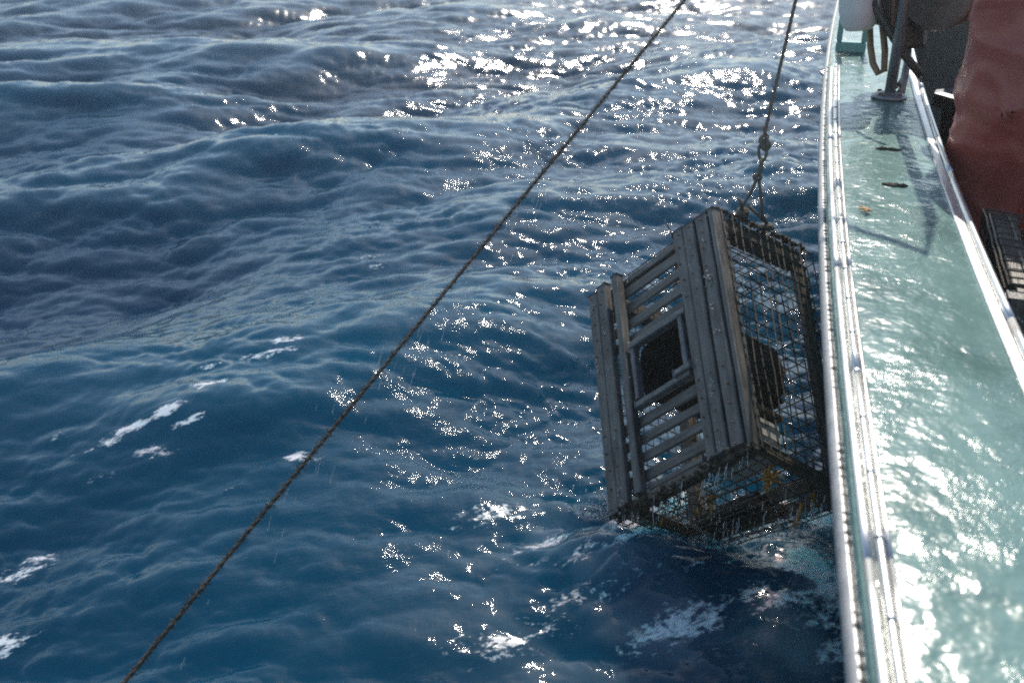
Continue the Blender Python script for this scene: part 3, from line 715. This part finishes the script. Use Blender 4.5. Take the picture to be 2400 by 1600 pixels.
# ---------------------------------------------------------------- the person in red oilskins
def skin(name, verts, edges, m, parent, root=0, sub=2, post=None):
    me = bpy.data.meshes.new(name); me.from_pydata([v[:3] for v in verts], edges, []); o = bpy.data.objects.new(name, me); C.objects.link(o)
    sk = o.modifiers.new('s', 'SKIN'); sk.use_smooth_shade = True
    for i, v in enumerate(verts):
        r = v[3]; d = me.skin_vertices[0].data[i]; d.radius = r if isinstance(r, tuple) else (r, r); d.use_root = (i == root)
    ss = o.modifiers.new('d', 'SUBSURF'); ss.levels = sub; ss.render_levels = sub
    dg = bpy.context.evaluated_depsgraph_get(); nm = bpy.data.meshes.new_from_object(o.evaluated_get(dg))
    bpy.data.objects.remove(o)
    if post:
        for v in nm.vertices: v.co = post(v.co.copy(), v.normal.copy())
    for p in nm.polygons: p.use_smooth = True
    nm.materials.clear(); nm.materials.append(m); nm.name = name
    return link(bpy.data.objects.new(name, nm), parent)
PX, PY = .615, 2.95
pe = thing('person', 'person in red oilskin bib trousers standing at the rail beside the hauler', 'person', (PX, PY, .35)); pe.rotation_euler = (0, 0, R(12))
bv = [(0, 0, .95, (.15, .11)), (0, 0, 1.12, (.14, .10)), (0, .01, 1.32, (.16, .11)), (0, 0, 1.46, (.10, .08)), (0, .01, 1.54, .055), (0, .03, 1.62, .075), (0, .035, 1.70, .095), (0, .03, 1.77, .06)]
be = [(i, i + 1) for i in range(7)]
for s in (-1, 1):
    i = len(bv)
    bv += [(s * .20, 0, 1.44, .06), (s * .27, .10, 1.27, .045), (s * .20, .36, 1.34, .034), (s * .19, .43, 1.35, (.036, .02))]
    be += [(3, i), (i, i + 1), (i + 1, i + 2), (i + 2, i + 3)]
    for f, (dx, ln) in enumerate(((-.028, .07), (-.010, .08), (.010, .075), (.028, .058))):
        j = len(bv); bv += [(s * .19 + dx, .475, 1.35, .009), (s * .19 + dx, .475 + ln * .5, 1.338, .0085), (s * .19 + dx * .9, .475 + ln * .75, 1.305, .0075)]
        be += [(i + 3, j), (j, j + 1), (j + 1, j + 2)]
    j = len(bv); bv += [(s * .19 - s * .04, .43, 1.335, .010), (s * .19 - s * .05, .465, 1.315, .009)]; be += [(i + 3, j), (j, j + 1)]
    i = len(bv)
    bv += [(s * .10, 0, .86, .09), (s * .12, .03, .48, .06), (s * .13, -.01, .10, .042), (s * .14, .13, .04, .038)]
    be += [(0, i), (i, i + 1), (i + 1, i + 2), (i + 2, i + 3)]
skin('body', bv, be, M['skin'], pe)
def ridge(p): return 1 - abs(mnoise.noise(p)) * 2
def folds(c, n):
    a = math.atan2(c.y, c.x + .0001)
    d = .011 * mnoise.noise(Vector((c.x * 6, c.y * 6, c.z * 3 + c.x * 5)))
    q = Vector((c.x * 5 + c.z * 3.5, c.y * 5, c.z * 6 - c.x * 4)); d += .011 * max(0, ridge(q)) ** 3
    q = Vector((c.x * 9 - c.z * 7, c.y * 9 + 4, c.z * 5 + c.x * 6)); d += .008 * max(0, ridge(q)) ** 3
    d += .014 * max(0, math.sin(c.z * 34 + a * 2.2)) * math.exp(-((c.z - .92) / .09) ** 2)
    return c + n * d
tv = [(0, 0, .97, (.225, .17)), (0, 0, 1.12, (.245, .17)), (0, .01, 1.28, (.26, .16)), (0, .01, 1.40, (.24, .13))]; te = [(0, 1), (1, 2), (2, 3)]
for s in (-1, 1):
    i = len(tv); tv += [(s * .115, 0, .85, .125), (s * .125, .02, .66, .118), (s * .13, .03, .48, .105), (s * .135, .0, .28, .098), (s * .14, 0, .14, .095)]
    te += [(0, i)] + [(i + k, i + k + 1) for k in range(4)]
skin('oilskin_trousers', tv, te, M['oilskin'], pe, sub=4, post=folds)
for s in (-1, 1):
    bm = bmesh.new(); tube(bm, [(s * .10, .13, 1.36), (s * .11, .10, 1.46), (s * .10, .0, 1.53), (s * .06, -.11, 1.42), (s * .03, -.135, 1.32)], .014, 8); obj('brace', bm, M['oilskin'], pe, True)
    skin('boot', [(s * .135, -.01, .30, .072), (s * .14, -.01, .10, .062), (s * .145, .08, .055, .055), (s * .15, .17, .048, .050)], [(0, 1), (1, 2), (2, 3)], M['boot'], pe)
jv = [(0, 0, 1.05, (.165, .125)), (0, .01, 1.30, (.175, .125)), (0, 0, 1.44, (.12, .10)), (0, .005, 1.53, .070)]; je = [(0, 1), (1, 2), (2, 3)]
for s in (-1, 1):
    i = len(jv); jv += [(s * .20, 0, 1.44, .078), (s * .275, .10, 1.265, .064), (s * .205, .34, 1.335, .048)]; je += [(2, i), (i, i + 1), (i + 1, i + 2)]
skin('jumper', jv, je, M['jumper'], pe)
bm = bmesh.new(); bmesh.ops.create_uvsphere(bm, u_segments=20, v_segments=12, radius=.112, matrix=Matrix.Translation((0, .02, 1.735)) @ Matrix.Diagonal((.9, 1.05, .85, 1)))
bmesh.ops.delete(bm, geom=[v for v in bm.verts if v.co.z < 1.71 - v.co.y * -.25], context='VERTS'); obj('beanie', bm, M['jumper'], pe, True)
for s in (-1, 1):
    bm = bmesh.new(); bmesh.ops.create_uvsphere(bm, u_segments=10, v_segments=8, radius=.012, matrix=Matrix.Translation((s * .032, .122, 1.675))); obj('eye', bm, M['eye'], pe, True)
    bm = bmesh.new(); bmesh.ops.create_uvsphere(bm, u_segments=10, v_segments=8, radius=.03, matrix=Matrix.Translation((s * .093, .025, 1.66)) @ Matrix.Diagonal((.35, .7, 1, 1))); obj('ear', bm, M['skin'], pe, True)
bm = bmesh.new(); tube(bm, [(0, .115, 1.68), (0, .14, 1.645), (0, .128, 1.632)], [.008, .016, .012], 8); obj('nose', bm, M['skin'], pe, True)
bm = bmesh.new(); tube(bm, [(-.025, .105, 1.60), (0, .118, 1.602), (.025, .105, 1.60)], [.003, .006, .003], 6); obj('mouth', bm, M['rust'], pe, True)

# ---------------------------------------------------------------- falling water
bm = bmesh.new(); n = 0
def drip(p, ln, r, d=Vector((0, 0, -1))):
    tube(bm, [p, p + d * ln * .6, p + d * ln], [r * .3, r, r * .6], 5)
bm2 = bmesh.new()
for k in range(95):                        # drops flung off the long rope
    f = min(.97, max(.05, random.gauss(.55, .22))); p = B_.lerp(A, f) + Vector((random.gauss(-.01, .03), random.gauss(0, .03), -abs(random.gauss(0, .06)) - .01))
    d = Vector((-.30, -.15, -1)).normalized(); ln = random.uniform(.012, .055); r = random.uniform(.0005, .0009)
    tube(bm2, [p, p + d * ln * .6, p + d * ln], [r * .4, r, r * .6], 5)
o = obj('rope_spray', bm2, M['spray'], None, True); o['kind'] = 'stuff'; tag(o, 'fine spray flung off the long taut rope', 'spray')
for k in range(260):                       # water running off the lower edge of the trap
    u = random.random(); w = random.random(); p = TM @ T(u, 1.02, w); p.z -= random.uniform(0, .10)
    if p.z > .05: drip(p, random.uniform(.006, .03), random.uniform(.0007, .0016))
for k in range(60):
    p = TM @ T(random.random(), random.random(), random.random()); drip(p, random.uniform(.005, .02), .0009)
o = obj('water_drips', bm, M['drop'], None, True); o['kind'] = 'stuff'; tag(o, 'fine drops of water falling from the dripping trap', 'water drops')
bm = bmesh.new()
for k in range(2600):
    c = random.choice([(1560, 1215, .13), (1600, 1225, .15), (1480, 1222, .06), (1460, 1225, .05), (1450, 1215, .04), (1490, 1335, .09), (1490, 1335, .06), (1760, 1225, .13), (1880, 1290, .08)])
    p = onz(c[0], c[1], .10); p = p + Vector((random.gauss(0, c[2]), random.gauss(0, c[2] * .4), abs(random.gauss(0, .03))))
    r = random.choice([.0008, .001, .0014, .0022, .003]); d = Vector((random.gauss(0, .4), random.gauss(0, .4), random.choice((-1, 1)))).normalized()
    tube(bm, [p, p + d * r * 2, p + d * r * random.uniform(4, 9)], [r * .4, r, r * .3], 4)
for k in range(150):                     # streams running off the lower edges
    e = random.random(); p = TM @ (T(random.random(), 1.0, -.05) if e < .35 else T(random.random(), 1.02, random.uniform(.5, 1.0)) if e < .8 else T(.0, 1.0, random.random()))
    ln = random.uniform(.02, .07); r = random.uniform(.0009, .0019); p = p - Vector((0, 0, random.uniform(.0, .05)))
    q = [p]
    for _ in range(4): q.append(q[-1] + Vector((random.gauss(0, .1), random.gauss(0, .1), -1)) * ln / 4)
    tube(bm, q, [r * .6, r, r * .7, r, r * .3], 5)
o = obj('splash_spray', bm, M['spray'], None, True); o['kind'] = 'stuff'; tag(o, 'white spray thrown up where the trap leaves the water', 'spray')

# ---------------------------------------------------------------- thin volume added over the water to imitate veiling lens glare
bm = bmesh.new(); box(bm, (0, 0, .8), (15000, 15000, 4.6)); hz = obj('haze', bm, None); hz['kind'] = 'stuff'
hm = bpy.data.materials.new('lens_veil_haze'); hm.use_nodes = True; ht = hm.node_tree; ht.nodes.clear()
ho = ht.nodes.new('ShaderNodeOutputMaterial'); pv = ht.nodes.new('ShaderNodeVolumePrincipled')
pv.inputs['Color'].default_value = (.84, .94, 1, 1); pv.inputs['Density'].default_value = .0056; pv.inputs['Anisotropy'].default_value = .6
ht.links.new(pv.outputs[0], ho.inputs['Volume']); hz.data.materials.append(hm)
